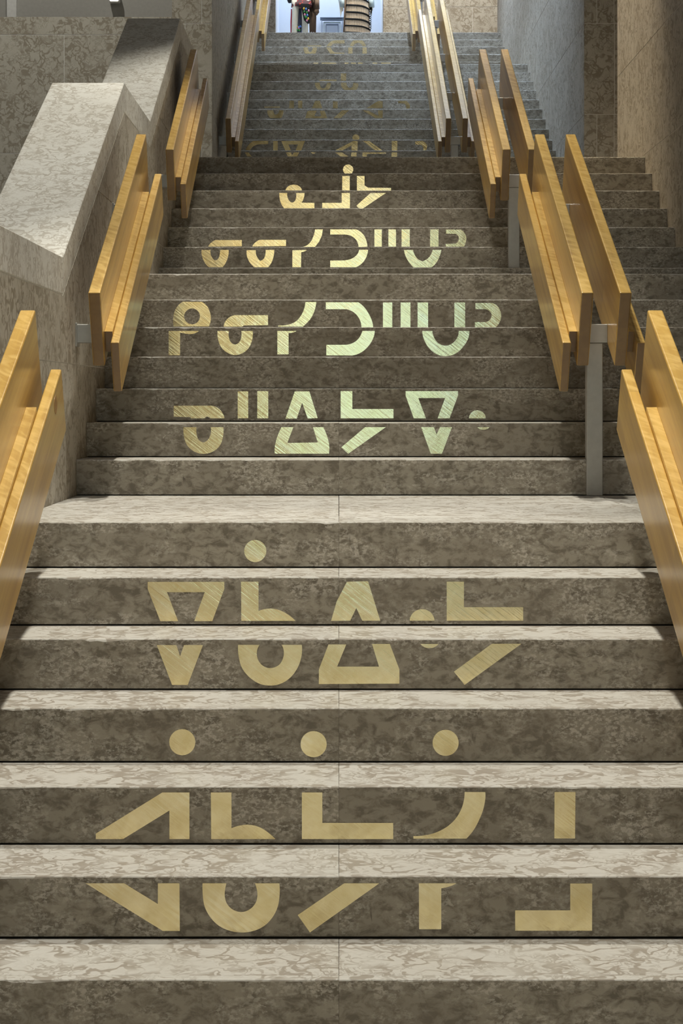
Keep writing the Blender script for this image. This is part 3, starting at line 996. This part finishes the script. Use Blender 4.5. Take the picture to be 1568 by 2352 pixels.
row('sixth row of three gold syllabic letters with a dot over the middle one', 440, 340, S5, [
    [(19, [(456, 206), (465, 190), (485, 180), (510, 180), (530, 192), (537, 206)]),
     (18, [(426, 219), (465, 219), (468, 245), (480, 262), (490, 266), (502, 258), (508, 240), (508, 219), (549, 219), (545, 245), (535, 266), (597, 267), (597, 293), (450, 293), (435, 270), (428, 245)])],
    [(20, circ(761, 105, 25)), (19, [(733, 136), (769, 136), (769, 206), (732, 206)]),
     (18, [(730, 219), (770, 219), (770, 293), (635, 293), (635, 267), (718, 267), (730, 267)])],
    [(19, [(804, 136), (841, 136), (841, 182), (860, 193), (970, 194), (970, 207), (804, 207)]),
     (18, [(870, 219), (945, 219), (835, 293), (815, 293), (802, 280)])],
])
S7 = 1568 / 480.0
row('seventh row of dull gold syllabic letters just above the deep third landing', 540, 60, S7, [
    [(26, [(75, 930), (90, 905), (110, 880), (135, 862), (248, 861), (247, 885), (170, 887), (140, 900), (118, 920), (112, 933)]),
     (25, [(72, 948), (100, 948), (125, 978), (90, 978)])],
    [(26, [(285, 862), (319, 862), (319, 933), (285, 933)])],
    [(26, [(345, 862), (523, 862), (495, 933), (453, 933), (470, 888), (398, 888), (418, 933), (375, 933)]),
     (25, [(380, 948), (418, 948), (428, 968), (440, 948), (480, 948), (465, 978), (395, 978)])],
    [(25, [(565, 947), (605, 947), (595, 956), (580, 957)])],
    [(27, circ(905, 838, 26)), (26, [(748, 933), (885, 862), (918, 862), (918, 935), (872, 935), (872, 895), (805, 933)]),
     (25, [(748, 948), (800, 948), (850, 978), (790, 978)]), (25, [(872, 948), (910, 948), (910, 978), (868, 978)])],
    [(26, [(958, 862), (1005, 862), (1105, 933), (1050, 933)]), (25, [(955, 948), (1130, 948), (1130, 957), (990, 958), (985, 978), (953, 978)])],
    [(26, [(1174, 862), (1216, 862), (1216, 935), (1174, 935)]), (25, [(1173, 948), (1214, 948), (1214, 980), (1171, 980)])],
    [(26, [(1350, 865), (1400, 862), (1425, 875), (1440, 895), (1435, 932), (1410, 932), (1408, 905), (1395, 892), (1350, 888)])],
])
row('eighth row of darkest gold syllabic letters in the middle of the long flight', 540, 60, S7, [
    [(30, [(218, 604), (335, 603), (335, 612), (218, 612)]),
     (29, [(240, 632), (285, 632), (292, 660), (305, 665), (322, 655), (330, 632), (362, 632), (358, 665), (345, 690), (262, 690), (245, 665)])],
    [(30, [(408, 560), (440, 560), (440, 615), (404, 615)]), (30, [(472, 560), (503, 560), (503, 615), (472, 615)])],
    [(30, [(575, 615), (600, 560), (635, 560), (652, 615)]),
     (29, [(540, 640), (555, 635), (610, 635), (600, 660), (592, 675), (630, 678), (645, 672), (635, 635), (670, 635), (690, 690), (525, 690)])],
    [(30, [(733, 565), (768, 565), (768, 616), (733, 616)]), (29, [(800, 632), (852, 632), (790, 690), (738, 690)])],
    [(30, [(985, 615), (1072, 562), (1106, 562), (1106, 615)]), (29, [(955, 632), (1000, 635), (1075, 675), (1070, 632), (1106, 632), (1106, 690), (1050, 690)])],
    [(30, [(1222, 562), (1285, 562), (1303, 580), (1310, 600), (1308, 618), (1282, 618), (1280, 595), (1265, 580), (1222, 578)])],
])
row('ninth row of only two pale gold syllabic letters', 540, 60, S7, [
    [(33, [(630, 405), (650, 400), (760, 400), (760, 413), (630, 413)]),
     (32, [(598, 425), (635, 425), (640, 455), (655, 468), (675, 460), (685, 440), (690, 425), (718, 425), (712, 460), (695, 478), (625, 478), (603, 455)])],
    [(33, [(792, 355), (832, 355), (832, 410), (792, 410)]),
     (32, [(793, 425), (832, 425), (845, 455), (860, 465), (880, 455), (887, 425), (922, 430), (920, 460), (905, 479), (820, 479), (797, 455)])],
])
row('thin row of letter tops peeping over the edge of the fourth landing', 540, 60, S7, [
    [(37, [(a, 271), (b, 271), (b, 284), (a, 284)])] for a, b in ((588, 622), (648, 757), (820, 850), (868, 905), (920, 955), (1030, 1065), (1095, 1165))
])
row('topmost row of three pale gold syllabic letters near the display case', 540, 60, S7, [
    [(40, [(545, 145), (648, 145), (640, 153), (545, 153)]),
     (39, [(512, 158), (545, 158), (550, 185), (563, 197), (575, 185), (582, 158), (612, 158), (610, 185), (600, 206), (525, 206), (515, 185)])],
    [(40, [(685, 152), (700, 130), (720, 115), (745, 107), (820, 105), (820, 130), (745, 130), (728, 138), (718, 152)]),
     (39, [(683, 158), (718, 158), (730, 185), (750, 198), (820, 200), (820, 207), (715, 207), (697, 185)])],
    [(40, [(860, 152), (870, 125), (890, 107), (950, 107), (970, 125), (980, 152), (955, 152), (945, 135), (920, 125), (895, 135), (885, 152)]),
     (39, [(848, 158), (880, 158), (880, 206), (848, 206)]), (39, [(955, 158), (985, 158), (988, 206), (953, 206)])],
])


# ------------------------------------------------------------------ display case at the top
CB = 28.75
for nm, bx_, mt, lb in (
        ('wall_case_back', (OX0, OX1, CB, CB + 0.05, ZT, 9.0), 'case', 'pale blue lit back wall of the display case at the top'),
        ('wall_case_left', (OX0 - 0.05, OX0, TOP_END + 0.3, CB + 0.05, ZT, 9.0), 'case', 'pale blue left side of the display case'),
        ('wall_case_right', (OX1, OX1 + 0.05, TOP_END + 0.3, CB + 0.05, ZT, 9.0), 'case', 'pale blue right side of the display case'),
        ('floor_case', (OX0, OX1, TOP_END + 0.3, CB + 0.05, ZT - 0.031, ZT), 'case', 'pale blue floor of the display case'),
        ('ceiling_case', (OX0 - 0.05, OX1 + 0.05, TOP_END + 0.3, CB + 0.05, 9.0, 9.05), 'white', 'white ceiling of the display case'),
        ('window_3', (OX0 + 0.002, OX1 - 0.002, TOP_END + 0.305, TOP_END + 0.315, ZT + 0.001, 8.99), 'glass', 'large glass front of the lit display case')):
    tag(link(nm, box_mesh(nm, *bx_), mt), lb, kind='structure')
dc = empty('ceiling_light', ((OX0 + OX1) / 2, TOP_END + 1.0, 9.0), 'flat white light panel inside the top of the display case', 'lamp')
rel(link('light_diffuser', box_mesh('light_diffuser', OX0 + 0.1, OX1 - 0.1, TOP_END + 0.45, CB - 0.15, 8.96, 8.999, 0.004), 'diffuser'), dc)
ld = bpy.data.lights.new('case_light', 'AREA')
ld.shape = 'RECTANGLE'
ld.size, ld.size_y = 1.3, 1.1
ld.energy = 24
ld.color = (0.80, 0.88, 1.0)
lo_ = bpy.data.objects.new('case_light', ld)
COL.objects.link(lo_)
lo_.parent = dc
lo_.location = Vector(((OX0 + OX1) / 2, TOP_END + 0.95, 8.95)) - dc.location
# two small spotlights added under the case ceiling to brighten the costumes
for tx in (-0.52, 0.30):
    cp = Vector((tx, TOP_END + 0.42, 8.9))
    e = empty('added_case_spotlight', (tx, TOP_END + 0.42, 9.0), 'added small black spotlight inside the display case above the %s costume' % ('left' if tx < 0 else 'right'), 'lamp', 'added display case spotlights')
    dd = (Vector((tx, 27.95, 7.4)) - cp).normalized()
    qq = dd.to_track_quat('-Z', 'Y').to_euler()
    o = rel(link('housing', loft('housing', [(0, 0, 0.0, 0.03, 0.03), (0, 0, 0.07, 0.03, 0.03), (0, 0, 0.09, 0.012, 0.012)], 14), 'black', None, cp), e)
    o.rotation_euler = qq
    l = bpy.data.lights.new('spot', 'SPOT')
    l.energy, l.spot_size, l.spot_blend, l.color, l.shadow_soft_size = 95, math.radians(50), 0.7, (1.0, 0.93, 0.82), 0.03
    o = bpy.data.objects.new('spot', l)
    COL.objects.link(o)
    o.parent = e
    o.location = cp + dd * 0.03 - e.location
    o.rotation_euler = qq
# nested frames in place of an unclear pale shape
YS = 28.6
ns = empty('nested_frame_set', (px(762, 0, YS)[0], YS, ZT), 'small slate-edged set of nested pale frames between the two costumes', 'stand')
x0, z0 = px(735, 66, YS)
x1, z1 = px(790, 42, YS)
rel(link('top_board', box_mesh('top_board', x0, x1, YS - 0.09, YS + 0.12, z1 - 0.012, z1, 0.002), 'slate'), ns)
for q, (a, b, c) in enumerate(((738, 787, 47), (743, 782, 51), (748, 777, 55))):
    ya, za = px(a, c, YS)
    yb, _ = px(b, c, YS)
    bm = bmesh.new()
    th = 0.010
    dep = YS - 0.07 + q * 0.04
    bm_box(bm, ya, yb, dep, dep + 0.06, za - th, za)
    bm_box(bm, ya, ya + th, dep, dep + 0.06, ZT, za - th)
    bm_box(bm, yb - th, yb, dep, dep + 0.06, ZT, za - th)
    rel(link('nested_frame', to_mesh(bm, 'nested_frame'), 'slate' if q != 1 else 'paleblue'), ns)


# ------------------------------------------------------------------ the two costumed mannequins
def tube(name, pts, radii, n=10):
    bm = bmesh.new()
    R = []
    for k, p in enumerate(pts):
        p = Vector(p)
        d = (Vector(pts[min(k + 1, len(pts) - 1)]) - Vector(pts[max(k - 1, 0)])).normalized()
        u = d.orthogonal().normalized()
        v = d.cross(u)
        R.append([bm.verts.new(p + radii[k] * (math.cos(2 * math.pi * i / n) * u + math.sin(2 * math.pi * i / n) * v)) for i in range(n)])
    for a, b in zip(R[:-1], R[1:]):
        for i in range(n):
            j = (i + 1) % n
            bm.faces.new((a[i], a[j], b[j], b[i]))
    bm.faces.new(R[0][::-1])
    bm.faces.new(R[-1])
    return to_mesh(bm, name, True)


YM = 27.95


def mx(x):
    return px(x, 0, YM)[0]


def mz(y):
    return px(0, y, YM)[1]


m1 = empty('dressed_mannequin', (mx(693), YM, ZT), 'mannequin in cream leggings, red print shirt and black beaded apron', 'mannequin', 'costumed mannequins in the display case')
zf = ZT
hipz = mz(14)
for xa, xb, xc in ((677, 675, 674), (698, 703, 706)):
    o = link('legging', loft('legging', [(mx(xc), YM - 0.02, zf + 0.02, 0.042, 0.06), (mx(xb), YM, zf + 0.30, 0.046, 0.065), (mx((xa + xb) / 2), YM, zf + 0.62, 0.046, 0.070), (mx(xa + 2), YM, hipz, 0.055, 0.09), (mx(xa + 4), YM, hipz + 0.08, 0.09, 0.10)]), 'cream')
    rel(o, m1)
    o = link('moccasin', loft('moccasin', [(mx(xc), YM - 0.06, zf, 0.045, 0.12), (mx(xc), YM - 0.05, zf + 0.05, 0.043, 0.11), (mx(xc), YM - 0.01, zf + 0.09, 0.04, 0.06)]), 'brownhide')
    rel(o, m1)
cx = mx(693)
o = link('breech_cloth', box_mesh('breech_cloth', mx(680), mx(693), YM - 0.03, YM - 0.015, mz(80), mz(20), 0.003), 'navy')
rel(o, m1)
for k, (x, y, mm) in enumerate(((682, 63, 'byellow'), (686, 64, 'bblue'), (690, 62, 'bblue'), (683, 70, 'bgreen'), (688, 71, 'bgreen'), (686, 66, 'bpink'))):
    rel(link('bead_flower', loft('bead_flower', [(mx(x), YM - 0.045, mz(y) - 0.018, 0.004, 0.006), (mx(x), YM - 0.045, mz(y), 0.018, 0.012), (mx(x), YM - 0.045, mz(y) + 0.018, 0.004, 0.006)], 10), mm), m1)
o = link('beaded_apron', prism_mesh('beaded_apron', [(mx(690), mz(13)), (mx(711), mz(13)), (mx(712), mz(56)), (mx(707), mz(59)), (mx(698), mz(50))], 'y', YM - 0.13, YM - 0.11, 0.002), 'blackcloth')
rel(o, m1)
for k, (x, y, mm) in enumerate(((698, 24, 'byellow'), (703, 25, 'bblue'), (699, 31, 'bgreen'), (705, 33, 'bgreen'), (700, 38, 'bpink'), (706, 39, 'bblue'), (703, 44, 'bgreen'), (708, 47, 'byellow'), (705, 51, 'bpink'), (709, 29, 'bpink'), (701, 42, 'bgreen'))):
    rel(link('bead_flower', loft('bead_flower', [(mx(x), YM - 0.135, mz(y) - 0.02, 0.004, 0.004), (mx(x), YM - 0.135, mz(y), 0.016, 0.008), (mx(x), YM - 0.135, mz(y) + 0.02, 0.004, 0.004)], 10), mm), m1)
o = link('shirt', loft('shirt', [(cx, YM, mz(17), 0.165, 0.115), (cx, YM, mz(8), 0.160, 0.12), (cx, YM, zf + 1.10, 0.15, 0.11), (cx, YM, zf + 1.30, 0.17, 0.12), (cx, YM, zf + 1.42, 0.17, 0.10), (cx, YM, zf + 1.47, 0.06, 0.06)]), 'redprint')
rel(o, m1)
for k in range(9):
    x = mx(711 + k * 1.6)
    l = mz(76 + 4 * math.sin(k * 2.3))
    rel(link('hide_fringe', tube('hide_fringe', [(x, YM + 0.03 + 0.01 * (k % 3), mz(5)), (x + 0.006 * math.sin(k), YM + 0.02, mz(40)), (x + 0.004, YM + 0.02 + 0.01 * (k % 2), l)], [0.012, 0.011, 0.008], 6), 'brownhide'), m1)
for s, xh in ((-1, 668), (1, 726)):
    a = link('sleeve', tube('sleeve', [(cx + s * 0.16, YM, zf + 1.40), (cx + s * 0.20, YM, zf + 1.12), (mx(xh), YM - 0.02, mz(-2)), (mx(xh + s * 1), YM - 0.03, mz(22))] if s > 0 else [(cx + s * 0.16, YM, zf + 1.40), (cx + s * 0.19, YM, zf + 1.2), (mx(668), YM - 0.02, mz(4))], [0.06, 0.055, 0.05, 0.045][:4 if s > 0 else 3]), 'brownhide' if s > 0 else 'blackcloth')
    rel(a, m1)
rel(link('hand', tube('hand', [(mx(727), YM - 0.03, mz(20)), (mx(727), YM - 0.035, mz(29)), (mx(726), YM - 0.04, mz(36))], [0.034, 0.04, 0.016]), 'brownhide'), m1)
rel(link('red_trim', tube('red_trim', [(mx(669), YM + 0.02, mz(20)), (mx(668.5), YM + 0.02, mz(50)), (mx(668.5), YM + 0.02, mz(80))], [0.008, 0.013, 0.012], 8), 'red'), m1)
rel(link('head', loft('head', [(cx, YM, zf + 1.45, 0.05, 0.05), (cx, YM, zf + 1.52, 0.052, 0.06), (cx, YM - 0.01, zf + 1.58, 0.07, 0.09), (cx, YM - 0.01, zf + 1.66, 0.078, 0.10), (cx, YM, zf + 1.73, 0.06, 0.08), (cx, YM, zf + 1.76, 0.02, 0.03)]), 'skin'), m1)

m2 = empty('dressed_mannequin', (mx(821), YM, ZT), 'mannequin in a dress of copper fringe tiers edged in black', 'mannequin', 'costumed mannequins in the display case')
cx2 = mx(821)
rel(link('underskirt', loft('underskirt', [(cx2, YM, zf + 0.03, 0.19, 0.16), (cx2, YM, zf + 0.6, 0.18, 0.15), (cx2, YM, zf + 1.0, 0.15, 0.12), (cx2, YM, zf + 1.12, 0.13, 0.10)]), 'blackcloth'), m2)


def tier(ztop, zbot, rx, ry, sag, tilt):
    bm = bmesh.new()
    n = 76
    T_, B_ = [], []
    for i in range(n):
        a = 2 * math.pi * i / n
        k = 1.0 + (0.022 if i % 2 else -0.022)
        w = sag * math.sin(3 * a + tilt * 9) - tilt * math.cos(a) * 0.06
        T_.append(bm.verts.new((cx2 + rx * k * math.cos(a), YM + ry * k * math.sin(a), ztop + w)))
        B_.append(bm.verts.new((cx2 + rx * 1.07 * k * math.cos(a), YM + ry * 1.07 * k * math.sin(a), zbot + w)))
    for i in range(n):
        j = (i + 1) % n
        bm.faces.new((T_[i], T_[j], B_[j], B_[i]))
    return to_mesh(bm, 'fringe_tier')


def band(z, rx, ry, sag, tilt, th=0.013, r=0.012):
    bm = bmesh.new()
    n, mm = 44, 6
    R = []
    for i in range(n):
        a = 2 * math.pi * i / n
        w = sag * math.sin(3 * a + tilt * 9) - tilt * math.cos(a) * 0.06
        R.append([bm.verts.new((cx2 + (rx + r * math.cos(2 * math.pi * q / mm)) * math.cos(a), YM + (ry + r * math.cos(2 * math.pi * q / mm)) * math.sin(a), z + w + th * math.sin(2 * math.pi * q / mm))) for q in range(mm)])
    for i in range(n):
        a, b = R[i], R[(i + 1) % n]
        for q in range(mm):
            w = (q + 1) % mm
            bm.faces.new((a[q], b[q], b[w], a[w]))
    return to_mesh(bm, 'tier_edging', True)


tz = [3, 19, 35, 51, 66, 82, 98, 114, 130, 146]
for k, y in enumerate(tz):
    rx = 0.172 + 0.004 * k
    zt, zb_ = mz(y), mz(y + 12.5)
    if zb_ < zf + 0.02:
        break
    tl = 0.55 if k < 6 else 0.3
    rel(link('fringe_tier', tier(zt, zb_, rx, rx * 0.83, 0.006, tl), 'goldfringe'), m2)
    rel(link('tier_edging', band(zt + 0.008, rx * 1.03, rx * 0.86, 0.006, tl), 'blackcloth'), m2)
rel(link('bodice', loft('bodice', [(cx2, YM, zf + 1.0, 0.165, 0.125), (cx2, YM, zf + 1.10, 0.14, 0.11), (cx2, YM, zf + 1.28, 0.16, 0.12), (cx2, YM, zf + 1.40, 0.16, 0.10), (cx2, YM, zf + 1.45, 0.05, 0.05)]), 'blackcloth'), m2)
for s, xs_ in ((-1, 783), (1, 851)):
    rel(link('hanging_sleeve', prism_mesh('hanging_sleeve', [(mx(xs_ - 5), mz(-30)), (mx(xs_ + 5), mz(-30)), (mx(xs_ + 5), mz(24)), (mx(xs_ + (2 if s < 0 else -2)), mz(26)), (mx(xs_ - (1 if s < 0 else -1)), mz(40 if s < 0 else 32)), (mx(xs_ - 5), mz(6))], 'y', YM - 0.05, YM + 0.03, 0.004), 'cream'), m2)
    rel(link('sleeve', tube('sleeve', [(cx2 + s * 0.15, YM, zf + 1.38), (mx(xs_), YM, zf + 1.2), (mx(xs_), YM - 0.01, mz(-6)), (mx(xs_ + 3), YM - 0.04, mz(18))], [0.055, 0.06, 0.055, 0.04]), 'paleblue'), m2)
for k in range(9):
    y = 28 + k * 5
    rel(link('bead_loop', tube('bead_loop', [(mx(849) + 0.02 * math.cos(t_), YM - 0.10, mz(y) + 0.018 * math.sin(t_)) for t_ in [q * math.pi / 4 for q in range(9)]], [0.006] * 9, 6), 'blackcloth'), m2)
rel(link('hide_strip', tube('hide_strip', [(mx(793), YM - 0.05, mz(-2)), (mx(791), YM - 0.06, mz(40)), (mx(789), YM - 0.06, mz(85))], [0.012, 0.013, 0.012], 8), 'brownhide'), m2)
rel(link('head', loft('head', [(cx2, YM, zf + 1.43, 0.048, 0.05), (cx2, YM, zf + 1.50, 0.05, 0.06), (cx2, YM - 0.01, zf + 1.56, 0.068, 0.085), (cx2, YM - 0.01, zf + 1.64, 0.075, 0.095), (cx2, YM, zf + 1.71, 0.058, 0.08), (cx2, YM, zf + 1.74, 0.02, 0.03)]), 'skin'), m2)


# ------------------------------------------------------------------ lamps
for (x, y, z, p, ang, bl, colr, aim, lw) in LAMPS:
    e = empty('pendant_spotlight', (x, y, z), 'black cylinder pendant spotlight, ' + lw, 'lamp', 'pendant spotlights over the stairs')
    d = (Vector(aim) - Vector((x, y, z))).normalized()
    q = d.to_track_quat('-Z', 'Y')
    hs = loft('housing', [(0, 0, 0.0, 0.09, 0.09), (0, 0, 0.22, 0.09, 0.09), (0, 0, 0.26, 0.04, 0.04)], 20, True)
    o = link('housing', hs, 'black', e)
    o.rotation_euler = q.to_euler()
    o = link('lens', loft('lens', [(0, 0, -0.004, 0.07, 0.07), (0, 0, 0.0005, 0.078, 0.078)], 20), 'lens', e)
    o.rotation_euler = q.to_euler()
    o = link('rod', box_mesh('rod', -0.012, 0.012, -0.012, 0.012, 0.20, 11.0 - z, 0.002), 'black', e)
    l = bpy.data.lights.new('spot', 'SPOT')
    l.energy = p
    l.spot_size = math.radians(ang)
    l.spot_blend = bl
    l.color = colr
    l.shadow_soft_size = 0.07
    lo_ = bpy.data.objects.new('spot', l)
    COL.objects.link(lo_)
    lo_.parent = e
    lo_.location = d * 0.08
    lo_.rotation_euler = q.to_euler()
# small bright spotlight on the gallery wall, top left
sx, sz = px(262, 0, 20.8)
e = empty('wall_spotlight', (sx, 20.9, sz), 'small bright spotlight on the grey gallery wall, top left', 'lamp')
rel(link('housing', box_mesh('housing', sx - 0.06, sx + 0.06, 20.80, 20.9, sz - 0.02, sz + 0.09, 0.01), 'white'), e)
rel(link('lens', box_mesh('lens', sx - 0.045, sx + 0.045, 20.785, 20.80, sz - 0.012, sz + 0.05, 0.005), 'lens'), e)
